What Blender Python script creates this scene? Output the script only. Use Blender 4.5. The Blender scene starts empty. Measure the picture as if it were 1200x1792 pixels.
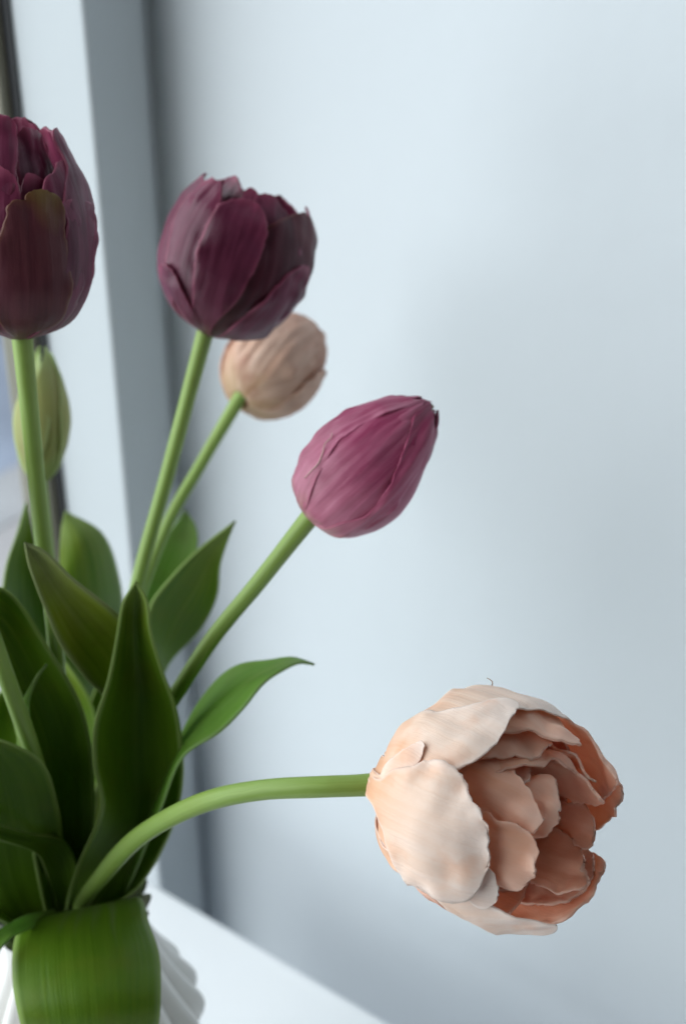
import bpy, bmesh, math, random
import numpy as np
from mathutils import Vector, Matrix, noise

random.seed(7)
scene = bpy.context.scene
COL = scene.collection

# ---------------------------------------------------------------- camera
W, H = 1200.0, 1792.0            # photograph size, used only to read positions off it
LENS, SENS = 50.0, 36.0
FPX = LENS / SENS * H
TILT = math.radians(30.0)
CAM = np.array([0.0, 0.0, 0.65])  # table top is z = 0
RIGHT = np.array([1.0, 0.0, 0.0])
FWD = np.array([0.0, math.cos(TILT), -math.sin(TILT)])
UP = np.array([0.0, math.sin(TILT), math.cos(TILT)])

cam_data = bpy.data.cameras.new('camera')
cam_data.lens = LENS
cam_data.sensor_fit = 'VERTICAL'
cam_data.sensor_height = SENS
cam_data.clip_start = 0.01
cam_data.clip_end = 60
cam_data.dof.use_dof = True
cam_data.dof.focus_distance = 0.395
cam_data.dof.aperture_fstop = 10.5
cam_data.dof.aperture_blades = 9
cam = bpy.data.objects.new('camera', cam_data)
cam.location = CAM
cam.rotation_euler = (math.pi / 2 - TILT, 0, 0)
COL.objects.link(cam)
scene.camera = cam

# ---------------------------------------------------------------- world, lamp, exposure
world = bpy.data.worlds.new('World')
scene.world = world
world.use_nodes = True
bg = world.node_tree.nodes['Background']
bg.inputs['Color'].default_value = (0.94, 0.97, 1.0, 1)
bg.inputs['Strength'].default_value = 0.065

scene.view_settings.view_transform = 'Standard'
scene.view_settings.look = 'None'
scene.view_settings.exposure = 0.0
scene.view_settings.gamma = 1.0
scene.cycles.use_denoising = True
scene.cycles.max_bounces = 8
scene.cycles.transparent_max_bounces = 12

# plan of the corner (metres)
_r = FWD + RIGHT * ((378 - W / 2) / FPX) - UP * ((1560 - H / 2) / FPX)
CORNER = (CAM + _r * 1.02)[:2]              # where the two walls meet
AN = math.radians(36.8)
DIR_R = np.array([math.cos(AN), -math.sin(AN)])   # along right wall, towards the camera's right
DIR_L = np.array([-math.sin(AN), -math.cos(AN)])  # along window wall, towards the camera's left
OUT = -DIR_R                                       # out of the room through the window wall

def plan(a, b, z):
    """a metres along window wall from the corner, b metres outwards (negative = into room)"""
    p = CORNER + DIR_L * a + OUT * b
    return (p[0], p[1], z)

def area_lamp(name, loc, target, sx, sy, power, col):
    d = bpy.data.lights.new(name, 'AREA')
    d.shape = 'RECTANGLE'; d.size = sx; d.size_y = sy
    d.energy = power; d.color = col
    o = bpy.data.objects.new(name, d)
    o.location = loc
    v = Vector(target) - Vector(loc)
    o.rotation_euler = v.to_track_quat('-Z', 'Y').to_euler()
    COL.objects.link(o)
    return o
# daylight entering through the window
area_lamp('window_daylight', plan(1.75, 1.3, 1.0), plan(0.40, -0.25, 0.2), 4.0, 3.2, 182, (0.985, 0.99, 1.0))
# the same overcast sky over the street outside
area_lamp('street_daylight', plan(-1.4, 2.6, 2.6), plan(-1.4, 2.6, 0), 3.0, 3.0, 120, (0.92, 0.96, 1.0))

# ---------------------------------------------------------------- helpers
def ray(px, py):
    return FWD + RIGHT * ((px - W / 2) / FPX) - UP * ((py - H / 2) / FPX)

def P(px, py, d):
    return CAM + ray(px, py) * d

def tag(o, label=None, cat=None, group=None, kind=None):
    if label: o['label'] = label
    if cat: o['category'] = cat
    if group: o['group'] = group
    if kind: o['kind'] = kind
    return o

def empty(name, loc):
    o = bpy.data.objects.new(name, None)
    o.location = loc
    o.empty_display_size = 0.02
    COL.objects.link(o)
    return o

def mesh_obj(name, verts, faces, mat, parent=None, uvs=None, smooth=True, vein=None):
    """verts in world space; object origin is put at parent's location (or 0)"""
    org = np.array(parent.location) if parent is not None else np.zeros(3)
    me = bpy.data.meshes.new(name)
    v = np.asarray(verts, float) - org
    me.from_pydata(v.tolist(), [], faces)
    if uvs is not None:
        uvl = me.uv_layers.new(name='UVMap')
        li = np.zeros(len(me.loops), np.int32)
        me.loops.foreach_get('vertex_index', li)
        uvl.data.foreach_set('uv', np.asarray(uvs, np.float32)[li].ravel())
        uv2 = me.uv_layers.new(name='vein')
        uv2.data.foreach_set('uv', np.asarray(uvs if vein is None else vein, np.float32)[li].ravel())
    if smooth:
        me.polygons.foreach_set('use_smooth', [True] * len(me.polygons))
    me.materials.append(mat)
    me.update()
    o = bpy.data.objects.new(name, me)
    COL.objects.link(o)
    if parent is not None:
        o.parent = parent
    return o

def box_obj(name, mat, pts8, parent=None, bevel=0.0):
    faces = [(0, 3, 2, 1), (4, 5, 6, 7), (0, 1, 5, 4), (1, 2, 6, 5), (2, 3, 7, 6), (3, 0, 4, 7)]
    o = mesh_obj(name, pts8, faces, mat, parent, smooth=False)
    if bevel:
        m = o.modifiers.new('bevel', 'BEVEL'); m.width = bevel; m.segments = 3
    return o

def plan_box(name, mat, a0, a1, b0, b1, z0, z1, parent=None, bevel=0.0):
    pts = [plan(a, b, z) for z in (z0, z1) for a, b in ((a0, b0), (a1, b0), (a1, b1), (a0, b1))]
    return box_obj(name, mat, np.array(pts), parent, bevel)

def catmull(pts, n):
    """resample a control polyline with a centripetal-ish Catmull-Rom, n samples by chord length"""
    p = np.asarray(pts, float)
    if len(p) == 2:
        t = np.linspace(0, 1, n)[:, None]
        return p[0] * (1 - t) + p[1] * t
    seg = np.linalg.norm(np.diff(p[:, :2], axis=0), axis=1) + 1e-9
    u = np.concatenate([[0], np.cumsum(np.sqrt(seg) * np.sqrt(seg))])
    u /= u[-1]
    tq = np.linspace(0, 1, n)
    m = np.zeros_like(p)
    m[1:-1] = (p[2:] - p[:-2]) / (u[2:] - u[:-2])[:, None]
    m[0] = (p[1] - p[0]) / (u[1] - u[0]); m[-1] = (p[-1] - p[-2]) / (u[-1] - u[-2])
    out = np.zeros((n, p.shape[1]))
    for i, t in enumerate(tq):
        k = min(max(np.searchsorted(u, t, side='right') - 1, 0), len(p) - 2)
        h = u[k + 1] - u[k]; x = (t - u[k]) / h
        out[i] = ((2 * x**3 - 3 * x**2 + 1) * p[k] + (x**3 - 2 * x**2 + x) * h * m[k]
                  + (-2 * x**3 + 3 * x**2) * p[k + 1] + (x**3 - x**2) * h * m[k + 1])
    return out

def grid_faces(nr, nc):
    return [(i * nc + j, i * nc + j + 1, (i + 1) * nc + j + 1, (i + 1) * nc + j)
            for i in range(nr - 1) for j in range(nc - 1)]

def solid(o, th, off=0.0, rim=True):
    m = o.modifiers.new('thickness', 'SOLIDIFY')
    m.thickness = th; m.offset = off; m.use_even_offset = False; m.use_rim = rim
    return o

def n1(x, seed):
    return noise.noise(Vector((x, seed * 3.17, seed * 1.31)))

def n2(x, y, seed):
    return noise.noise(Vector((x, y, seed * 2.71)))

# ---------------------------------------------------------------- materials
def new_mat(name):
    m = bpy.data.materials.new(name)
    m.use_nodes = True
    nt = m.node_tree
    nt.nodes.clear()
    out = nt.nodes.new('ShaderNodeOutputMaterial')
    return m, nt, out

def nd(nt, kind, **kw):
    n = nt.nodes.new(kind)
    for k, v in kw.items():
        if k in n.inputs: n.inputs[k].default_value = v
        else: setattr(n, k, v)
    return n

def ramp(nt, stops, interp='LINEAR'):
    r = nt.nodes.new('ShaderNodeValToRGB')
    r.color_ramp.interpolation = interp
    el = r.color_ramp.elements
    el[0].position, el[0].color = stops[0][0], (*stops[0][1], 1)
    el[1].position, el[1].color = stops[-1][0], (*stops[-1][1], 1)
    for p, c in stops[1:-1]:
        e = el.new(p); e.color = (*c, 1)
    return r

def mixc(nt, fac, a, b, mode='MIX'):
    n = nt.nodes.new('ShaderNodeMix'); n.data_type = 'RGBA'; n.blend_type = mode
    for sock, val in ((n.inputs[0], fac), (n.inputs[6], a), (n.inputs[7], b)):
        if hasattr(val, 'is_output') or isinstance(val, bpy.types.NodeSocket): nt.links.new(val, sock)
        elif isinstance(val, (int, float)): sock.default_value = val
        else: sock.default_value = (*val, 1)
    return n.outputs[2]

def mathn(nt, op, a, b=None, clamp=False):
    n = nt.nodes.new('ShaderNodeMath'); n.operation = op; n.use_clamp = clamp
    for i, v in enumerate((a, b)):
        if v is None: continue
        if isinstance(v, bpy.types.NodeSocket): nt.links.new(v, n.inputs[i])
        else: n.inputs[i].default_value = v
    return n.outputs[0]

def plant_mat(name, t_stops, vein_dark, vein_light, vein_amt, blotch, blotch_amt, edge_col, edge_amt,
              rough=0.5, trans=0.3, trans_tint=(1, 1, 1), spec=0.4, vein_freq=34, bump=0.25, coat=0.0, edge_w=0.12, sheen=0.0, warp=0.09, wobble=0.55):
    """petal / leaf: uv.x across (0..1), uv.y from base to tip; veins run base to tip"""
    m, nt, out = new_mat(name)
    uv = nd(nt, 'ShaderNodeTexCoord')
    sep = nd(nt, 'ShaderNodeSeparateXYZ'); nt.links.new(uv.outputs['UV'], sep.inputs[0])
    x, y = sep.outputs['X'], sep.outputs['Y']
    oi = nd(nt, 'ShaderNodeObjectInfo')
    uvv = nd(nt, 'ShaderNodeUVMap', uv_map='vein')
    sep2 = nd(nt, 'ShaderNodeSeparateXYZ'); nt.links.new(uvv.outputs[0], sep2.inputs[0])
    wn = nd(nt, 'ShaderNodeTexNoise', Scale=110.0, Detail=2.0); nt.links.new(uv.outputs['Object'], wn.inputs['Vector'])
    vx = mathn(nt, 'ADD', sep2.outputs['X'], mathn(nt, 'MULTIPLY', mathn(nt, 'SUBTRACT', wn.outputs['Fac'], 0.5), warp)); vy = sep2.outputs['Y']
    cmb = nd(nt, 'ShaderNodeCombineXYZ')
    nt.links.new(mathn(nt, 'MULTIPLY', vx, vein_freq), cmb.inputs[0])
    nt.links.new(mathn(nt, 'MULTIPLY', vy, 2.2), cmb.inputs[1])
    nt.links.new(mathn(nt, 'MULTIPLY', oi.outputs['Random'], 37.0), cmb.inputs[2])
    vn = nd(nt, 'ShaderNodeTexNoise', Scale=1.0, Detail=4.0, Roughness=0.6); nt.links.new(cmb.outputs[0], vn.inputs['Vector'])
    # broader streaks
    cmb2 = nd(nt, 'ShaderNodeCombineXYZ')
    nt.links.new(mathn(nt, 'MULTIPLY', vx, vein_freq * 0.22), cmb2.inputs[0])
    nt.links.new(mathn(nt, 'MULTIPLY', vy, 1.1), cmb2.inputs[1])
    nt.links.new(mathn(nt, 'MULTIPLY', oi.outputs['Random'], 91.0), cmb2.inputs[2])
    vb = nd(nt, 'ShaderNodeTexNoise', Scale=1.0, Detail=3.0); nt.links.new(cmb2.outputs[0], vb.inputs['Vector'])
    base = ramp(nt, t_stops); 
    wob = mathn(nt, 'ADD', y, mathn(nt, 'MULTIPLY', mathn(nt, 'SUBTRACT', vb.outputs['Fac'], 0.5), wobble))
    nt.links.new(wob, base.inputs[0])
    vr = ramp(nt, [(0.32, vein_dark), (0.68, vein_light)]); nt.links.new(vn.outputs['Fac'], vr.inputs[0])
    c = mixc(nt, vein_amt, base.outputs[0], vr.outputs[0], 'MIX')
    vr2 = ramp(nt, [(0.35, vein_dark), (0.65, vein_light)]); nt.links.new(vb.outputs['Fac'], vr2.inputs[0])
    c = mixc(nt, vein_amt * 0.7, c, vr2.outputs[0], 'MIX')
    # blotches
    bn = nd(nt, 'ShaderNodeTexNoise', Scale=70.0, Detail=3.0); nt.links.new(uv.outputs['Object'], bn.inputs['Vector'])
    br = ramp(nt, [(0.52, (0, 0, 0)), (0.72, (1, 1, 1))]); nt.links.new(bn.outputs['Fac'], br.inputs[0])
    c = mixc(nt, mathn(nt, 'MULTIPLY', br.outputs[0], blotch_amt), c, blotch)
    # margin colour
    ax = mathn(nt, 'MULTIPLY', mathn(nt, 'ABSOLUTE', mathn(nt, 'SUBTRACT', x, 0.5)), 2.0)
    d_edge = mathn(nt, 'MAXIMUM', ax, y)
    er = ramp(nt, [(1.0 - edge_w * 2, (0, 0, 0)), (1.0, (1, 1, 1))]); nt.links.new(d_edge, er.inputs[0])
    c = mixc(nt, mathn(nt, 'MULTIPLY', er.outputs[0], edge_amt), c, edge_col)
    # bump
    fine = nd(nt, 'ShaderNodeTexNoise', Scale=900.0, Detail=2.0); nt.links.new(uv.outputs['Object'], fine.inputs['Vector'])
    hsum = mathn(nt, 'ADD', vn.outputs['Fac'], mathn(nt, 'MULTIPLY', fine.outputs['Fac'], 0.25))
    hsum = mathn(nt, 'ADD', hsum, mathn(nt, 'MULTIPLY', vb.outputs['Fac'], 0.8))
    bp = nd(nt, 'ShaderNodeBump', Strength=bump, Distance=0.0012); nt.links.new(hsum, bp.inputs['Height'])
    pr = nd(nt, 'ShaderNodeBsdfPrincipled', Roughness=rough)
    pr.inputs['Specular IOR Level'].default_value = spec
    pr.inputs['Coat Weight'].default_value = coat
    pr.inputs['Coat Roughness'].default_value = 0.35
    pr.inputs['Sheen Weight'].default_value = sheen
    pr.inputs['Sheen Roughness'].default_value = 0.4
    nt.links.new(c, pr.inputs['Base Color']); nt.links.new(bp.outputs[0], pr.inputs['Normal'])
    rr = mathn(nt, 'ADD', rough - 0.1, mathn(nt, 'MULTIPLY', vn.outputs['Fac'], 0.2)); nt.links.new(rr, pr.inputs['Roughness'])
    tr = nd(nt, 'ShaderNodeBsdfTranslucent'); nt.links.new(bp.outputs[0], tr.inputs['Normal'])
    nt.links.new(mixc(nt, 1.0, c, trans_tint, 'MULTIPLY'), tr.inputs['Color'])
    mx = nd(nt, 'ShaderNodeMixShader'); mx.inputs[0].default_value = trans
    nt.links.new(pr.outputs[0], mx.inputs[1]); nt.links.new(tr.outputs[0], mx.inputs[2])
    nt.links.new(mx.outputs[0], out.inputs['Surface'])
    return m

M = {}
M['peach'] = plant_mat('peach_petal', [(0.0, (0.62, 0.28, 0.11)), (0.22, (0.86, 0.50, 0.29)), (0.48, (0.92, 0.71, 0.55)), (0.85, (0.95, 0.845, 0.765))],
                       (0.84, 0.60, 0.45), (0.95, 0.85, 0.77), 0.15, (0.82, 0.42, 0.21), 0.60, (0.94, 0.88, 0.83), 0.55,
                       rough=0.45, trans=0.25, trans_tint=(1.0, 0.72, 0.50), spec=0.4, bump=0.24, vein_freq=75, edge_w=0.10, wobble=0.3, warp=0.05)
M['peach_inner'] = plant_mat('peach_inner_petal', [(0.0, (0.58, 0.18, 0.06)), (0.35, (0.82, 0.40, 0.21)), (0.65, (0.90, 0.58, 0.40)), (1.0, (0.93, 0.73, 0.60))],
                       (0.78, 0.44, 0.28), (0.92, 0.73, 0.61), 0.22, (0.66, 0.30, 0.14), 0.35, (0.86, 0.72, 0.62), 0.5,
                       rough=0.5, trans=0.40, trans_tint=(1.0, 0.66, 0.45), spec=0.25, bump=0.14, edge_w=0.08, wobble=0.3)
M['peach_back'] = plant_mat('peach_tulip_petal_streaked', [(0.0, (0.56, 0.48, 0.18)), (0.16, (0.86, 0.58, 0.42)), (0.6, (0.86, 0.56, 0.45)), (1.0, (0.78, 0.42, 0.32))],
                       (0.52, 0.24, 0.14), (0.84, 0.66, 0.54), 0.5, (0.40, 0.13, 0.08), 0.5, (0.80, 0.58, 0.46), 0.3,
                       rough=0.5, trans=0.3, trans_tint=(1.0, 0.8, 0.65), spec=0.3, vein_freq=18, bump=0.16)
M['plum'] = plant_mat('plum_petal', [(0.0, (0.075, 0.022, 0.022)), (0.3, (0.085, 0.007, 0.029)), (0.75, (0.130, 0.011, 0.046)), (1.0, (0.26, 0.030, 0.085))],
                      (0.040, 0.004, 0.015), (0.28, 0.065, 0.125), 0.32, (0.055, 0.006, 0.022), 0.4, (0.38, 0.09, 0.155), 0.65,
                      rough=0.38, trans=0.18, trans_tint=(1.4, 0.45, 0.7), spec=0.36, vein_freq=30, bump=0.22, edge_w=0.07, warp=0.02)
M['plum_green'] = plant_mat('plum_petal_green_tip', [(0.0, (0.07, 0.03, 0.025)), (0.3, (0.080, 0.012, 0.024)), (0.78, (0.095, 0.020, 0.030)), (0.88, (0.15, 0.075, 0.018)), (1.0, (0.24, 0.19, 0.025))],
                      (0.045, 0.008, 0.014), (0.17, 0.055, 0.06), 0.35, (0.05, 0.01, 0.02), 0.4, (0.26, 0.12, 0.05), 0.35,
                      rough=0.43, trans=0.18, trans_tint=(1.3, 0.7, 0.5), spec=0.3, vein_freq=30, bump=0.2, edge_w=0.06, warp=0.02)
M['plum_tip'] = plant_mat('plum_petal_olive_tip', [(0.0, (0.06, 0.02, 0.02)), (0.3, (0.060, 0.009, 0.018)), (0.7, (0.085, 0.013, 0.027)), (0.9, (0.19, 0.035, 0.045)), (0.97, (0.26, 0.13, 0.05)), (1.0, (0.34, 0.24, 0.06))],
                      (0.035, 0.006, 0.012), (0.14, 0.035, 0.055), 0.35, (0.05, 0.008, 0.02), 0.4, (0.26, 0.08, 0.07), 0.4,
                      rough=0.43, trans=0.18, trans_tint=(1.3, 0.6, 0.5), spec=0.3, vein_freq=30, bump=0.2, edge_w=0.05, warp=0.02)
M['mauve'] = plant_mat('mauve_petal', [(0.0, (0.58, 0.40, 0.30)), (0.10, (0.56, 0.21, 0.28)), (0.5, (0.46, 0.06, 0.165)), (0.82, (0.28, 0.015, 0.075)), (0.95, (0.10, 0.015, 0.03)), (1.0, (0.07, 0.03, 0.025))],
                      (0.22, 0.010, 0.060), (0.72, 0.30, 0.43), 0.40, (0.30, 0.03, 0.10), 0.3, (0.40, 0.05, 0.14), 0.35,
                      rough=0.38, trans=0.18, trans_tint=(1.1, 0.55, 0.7), spec=0.42, vein_freq=26, bump=0.15, warp=0.015)
M['budgreen'] = plant_mat('green_bud_petal', [(0.0, (0.34, 0.52, 0.13)), (0.35, (0.44, 0.44, 0.14)), (0.6, (0.46, 0.46, 0.15)), (1.0, (0.52, 0.68, 0.26))],
                      (0.24, 0.24, 0.06), (0.48, 0.56, 0.24), 0.3, (0.36, 0.22, 0.10), 0.35, (0.55, 0.70, 0.33), 0.6,
                      rough=0.45, trans=0.35, trans_tint=(1, 1, 0.7), spec=0.35, vein_freq=14)
M['leaf'] = plant_mat('tulip_leaf', [(0.0, (0.16, 0.22, 0.075)), (0.12, (0.085, 0.180, 0.007)), (0.8, (0.082, 0.180, 0.007)), (1.0, (0.24, 0.31, 0.04))],
                      (0.055, 0.125, 0.004), (0.145, 0.250, 0.016), 0.3, (0.13, 0.18, 0.012), 0.4, (0.27, 0.38, 0.11), 0.8,
                      rough=0.45, trans=0.18, trans_tint=(1.05, 1.15, 0.15), spec=0.22, vein_freq=60, bump=0.2, edge_w=0.05, warp=0.01)
M['leaf_pale'] = plant_mat('tulip_leaf_pale', [(0.0, (0.24, 0.34, 0.09)), (0.3, (0.19, 0.38, 0.045)), (0.8, (0.18, 0.39, 0.045)), (1.0, (0.30, 0.42, 0.12))],
                      (0.11, 0.23, 0.03), (0.22, 0.38, 0.075), 0.4, (0.16, 0.20, 0.03), 0.3, (0.26, 0.38, 0.15), 0.6,
                      rough=0.45, trans=0.38, trans_tint=(1.0, 1.2, 0.3), spec=0.3, vein_freq=50, bump=0.35, edge_w=0.06, warp=0.01)
M['leaf_olive'] = plant_mat('tulip_leaf_olive', [(0.0, (0.17, 0.22, 0.07)), (0.3, (0.22, 0.30, 0.018)), (0.75, (0.27, 0.34, 0.025)), (1.0, (0.42, 0.45, 0.18))],
                      (0.17, 0.24, 0.012), (0.33, 0.38, 0.06), 0.4, (0.16, 0.15, 0.015), 0.4, (0.27, 0.32, 0.17), 0.7,
                      rough=0.45, trans=0.32, trans_tint=(1.0, 1.1, 0.3), spec=0.2, vein_freq=50, bump=0.35, edge_w=0.09, warp=0.01)
M['stem'] = plant_mat('tulip_stem', [(0.0, (0.16, 0.25, 0.05)), (0.6, (0.20, 0.32, 0.055)), (1.0, (0.29, 0.43, 0.10))],
                      (0.17, 0.27, 0.045), (0.28, 0.41, 0.10), 0.35, (0.20, 0.27, 0.04), 0.3, (0.2, 0.3, 0.06), 0.0,
                      rough=0.45, trans=0.06, spec=0.4, vein_freq=30, bump=0.15)

def simple_mat(name, col, rough=0.6, var=0.04, scale=6, bump=0.0, bscale=400, spec=0.4, bdist=0.0006):
    m, nt, out = new_mat(name)
    tc = nd(nt, 'ShaderNodeTexCoord')
    n = nd(nt, 'ShaderNodeTexNoise', Scale=scale, Detail=4.0); nt.links.new(tc.outputs['Object'], n.inputs['Vector'])
    lo = tuple(c * (1 - var) for c in col); hi = tuple(min(1, c * (1 + var)) for c in col)
    r = ramp(nt, [(0.3, lo), (0.7, hi)]); nt.links.new(n.outputs['Fac'], r.inputs[0])
    pr = nd(nt, 'ShaderNodeBsdfPrincipled', Roughness=rough)
    pr.inputs['Specular IOR Level'].default_value = spec
    nt.links.new(r.outputs[0], pr.inputs['Base Color'])
    if bump:
        n2_ = nd(nt, 'ShaderNodeTexNoise', Scale=bscale, Detail=3.0); nt.links.new(tc.outputs['Object'], n2_.inputs['Vector'])
        b = nd(nt, 'ShaderNodeBump', Strength=bump, Distance=bdist); nt.links.new(n2_.outputs['Fac'], b.inputs['Height'])
        nt.links.new(b.outputs[0], pr.inputs['Normal'])
    nt.links.new(pr.outputs[0], out.inputs['Surface'])
    return m

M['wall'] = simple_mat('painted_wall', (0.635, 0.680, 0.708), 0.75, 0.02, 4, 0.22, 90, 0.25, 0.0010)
M['pier'] = simple_mat('pier_shade_in_colour', (0.50, 0.54, 0.56), 0.7, 0.02, 5, 0.35, 220, 0.25)  # same paint as the wall, with the pier's shade darkened into its colour
M['jamb'] = simple_mat('white_painted_jamb', (0.80, 0.83, 0.85), 0.5, 0.015, 5, 0.1, 200, 0.35)
M['table'] = simple_mat('white_table_top', (0.84, 0.86, 0.88), 0.35, 0.015, 8, 0.05, 300, 0.4)
M['ceramic'] = simple_mat('white_ceramic', (0.74, 0.73, 0.70), 0.38, 0.04, 30, 0.12, 500, 0.5)
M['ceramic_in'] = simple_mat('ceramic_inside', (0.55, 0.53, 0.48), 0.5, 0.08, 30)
M['gasket'] = simple_mat('black_rubber', (0.03, 0.032, 0.035), 0.6, 0.1, 40)
M['beige'] = simple_mat('beige_window_frame', (0.25, 0.235, 0.18), 0.5, 0.05, 20)
M['street'] = simple_mat('grey_pavement', (0.26, 0.30, 0.39), 0.8, 0.18, 3, 0.2, 60)
M['paving'] = simple_mat('pale_paving', (0.42, 0.40, 0.41), 0.8, 0.15, 3, 0.2, 60)
M['kerb'] = simple_mat('pale_kerb_stone', (0.40, 0.40, 0.42), 0.8, 0.12, 9, 0.2, 60)
M['thread'] = simple_mat('dry_thread', (0.28, 0.18, 0.12), 0.7)
M['thread_pale'] = simple_mat('pale_dry_thread', (0.62, 0.42, 0.38), 0.6)

m, nt, out = new_mat('window_glass')
tr = nd(nt, 'ShaderNodeBsdfTransparent'); tr.inputs[0].default_value = (0.93, 0.96, 0.97, 1)
gl = nd(nt, 'ShaderNodeBsdfGlossy', Roughness=0.02)
mx = nd(nt, 'ShaderNodeMixShader'); mx.inputs[0].default_value = 0.05
nt.links.new(tr.outputs[0], mx.inputs[1]); nt.links.new(gl.outputs[0], mx.inputs[2]); nt.links.new(mx.outputs[0], out.inputs['Surface'])
M['glass'] = m

# ---------------------------------------------------------------- setting
def hit_wall(px, py, b=0.0):
    """distance along the window wall (plane shifted b outwards) where the photo point lies"""
    d = ray(px, py); n = np.array([OUT[0], OUT[1], 0.0])
    p0 = np.array(plan(0, b, 0))
    t = np.dot(p0 - CAM, n) / np.dot(d, n)
    q = CAM + d * t
    return np.dot(q[:2] - CORNER, DIR_L)
def hit_jamb(px, py, a):
    """distance outwards along the jamb plane at a"""
    d = ray(px, py); n = np.array([DIR_L[0], DIR_L[1], 0.0])
    p0 = np.array(plan(a, 0, 0))
    t = np.dot(p0 - CAM, n) / np.dot(d, n)
    q = CAM + d * t
    return np.dot(q[:2] - CORNER, OUT)
A_J = np.mean([hit_wall(x, y) for x, y in ((147, 0), (188, 500), (230, 1000))])
B_J = np.mean([hit_jamb(x, y, A_J) for x, y in ((22, 0), (85, 600), (118, 900))])
print('jamb at', A_J, 'depth', B_J)

Z0, Z1 = -0.75, 2.3
GAP = 0.014
# right wall, a slab behind the plane b<0 side
tag(plan_box('wall_right', M['wall'], -0.12, 0.0, -2.6, 0.085, Z0, Z1), 'pale blue white painted wall', kind='structure')
# window wall: short pier between the corner gap and the window reveal
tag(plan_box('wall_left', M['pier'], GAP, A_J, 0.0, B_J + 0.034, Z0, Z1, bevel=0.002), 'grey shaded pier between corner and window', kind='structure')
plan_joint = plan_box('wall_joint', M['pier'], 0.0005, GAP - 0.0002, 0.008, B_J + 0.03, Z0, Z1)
tag(plan_joint, kind='structure')
A_E = 2.6
tag(plan_box('wall_left_far', M['wall'], A_E, A_E + 0.8, 0.0, B_J + 0.10, Z0, Z1), 'window wall beyond the window', kind='structure')
tag(plan_box('window_sill_wall', M['wall'], A_J + 0.001, A_E - 0.001, 0.0, B_J + 0.10, Z0, -0.625), 'wall below the window', kind='structure')
tag(plan_box('window_sill', M['jamb'], A_J + 0.001, A_E - 0.001, -0.004, B_J - 0.004, -0.624, -0.60, bevel=0.002), 'white sill board of the window', 'window sill')
tag(plan_box('floor', M['street'], -0.12, 3.5, -2.6, B_J + 0.10, Z0 - 0.05, Z0), kind='structure')

# window: gasket, frame strips and pane
win = empty('window', plan(A_J, B_J, 0))
tag(win, 'window with thin beige frame and black seal at the edge of white reveal', 'window')
G = 0.010
plan_box('seal', M['gasket'], A_J + 0.0003, A_J + 0.0018, B_J, B_J + 0.006, -0.60, Z1, win)
plan_box('frame', M['beige'], A_J + 0.0003, A_J + 0.0085, B_J + 0.0062, B_J + 0.030, -0.60, Z1, win, bevel=0.002)
plan_box('frame', M['beige'], A_E - 0.031, A_E, B_J + 0.006, B_J + 0.05, -0.60, Z1, win, bevel=0.002)
plan_box('frame', M['beige'], A_J + 0.0105, A_E - 0.032, B_J + 0.006, B_J + 0.05, -0.60, -0.566, win, bevel=0.002)
plan_box('pane', M['glass'], A_J + 0.0085, A_E - 0.031, B_J + 0.022, B_J + 0.026, -0.568, Z1, win)

# ground outside
GZ = -0.70
tag(plan_box('pavement', M['paving'], -6, 6, B_J + 0.12, 1.349, GZ - 0.1, GZ), kind='structure')
tag(plan_box('road', M['street'], -9, 6, 1.52, 12.0, GZ - 0.3, GZ - 0.08), kind='structure')
for i in range(7):
    a0 = -6 + i * 1.5
    plan_box('kerb_stone', M['kerb'], a0, a0 + 1.49, 1.35, 1.519, GZ - 0.15, GZ + 0.004, bpy.data.objects['pavement'], bevel=0.01)

# table: white slab whose far edge runs along the right wall with a gap
def on_table(px, py):
    d = ray(px, py); t = -CAM[2] / d[2]
    return (CAM + d * t)[:2]
e0, e1 = on_table(265, 1541), on_table(690, 1793)
ed = (e1 - e0) / np.linalg.norm(e1 - e0)
en = np.array([ed[1], -ed[0]])                # into the table (towards the camera)
if np.dot(en, CAM[:2] - e0) < 0: en = -en
tc0 = on_table(222, 1517)
t0 = e0 + ed * np.dot(tc0 - e0, ed)
def tab(a, b, z):
    q = t0 + ed * a + en * b
    return (q[0], q[1], z)
tb = empty('table', tab(0.4, 0.3, Z0)); tag(tb, 'plain white table top standing in the corner beside the window', 'table')
pts = [tab(a, b, z) for z in (-0.028, 0.0) for a, b in ((0, 0), (1.1, 0), (1.1, 0.65), (0, 0.65))]
box_obj('table_top', M['table'], np.array(pts), tb, bevel=0.004)
for (a, b) in ((0.05, 0.05), (1.05, 0.05), (0.05, 0.6), (1.05, 0.6)):
    pts = [tab(a + da, b + db, z) for z in (Z0, -0.0285) for da, db in ((-.02, -.02), (.02, -.02), (.02, .02), (-.02, .02))]
    box_obj('leg', M['table'], np.array(pts), tb, bevel=0.003)

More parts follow.
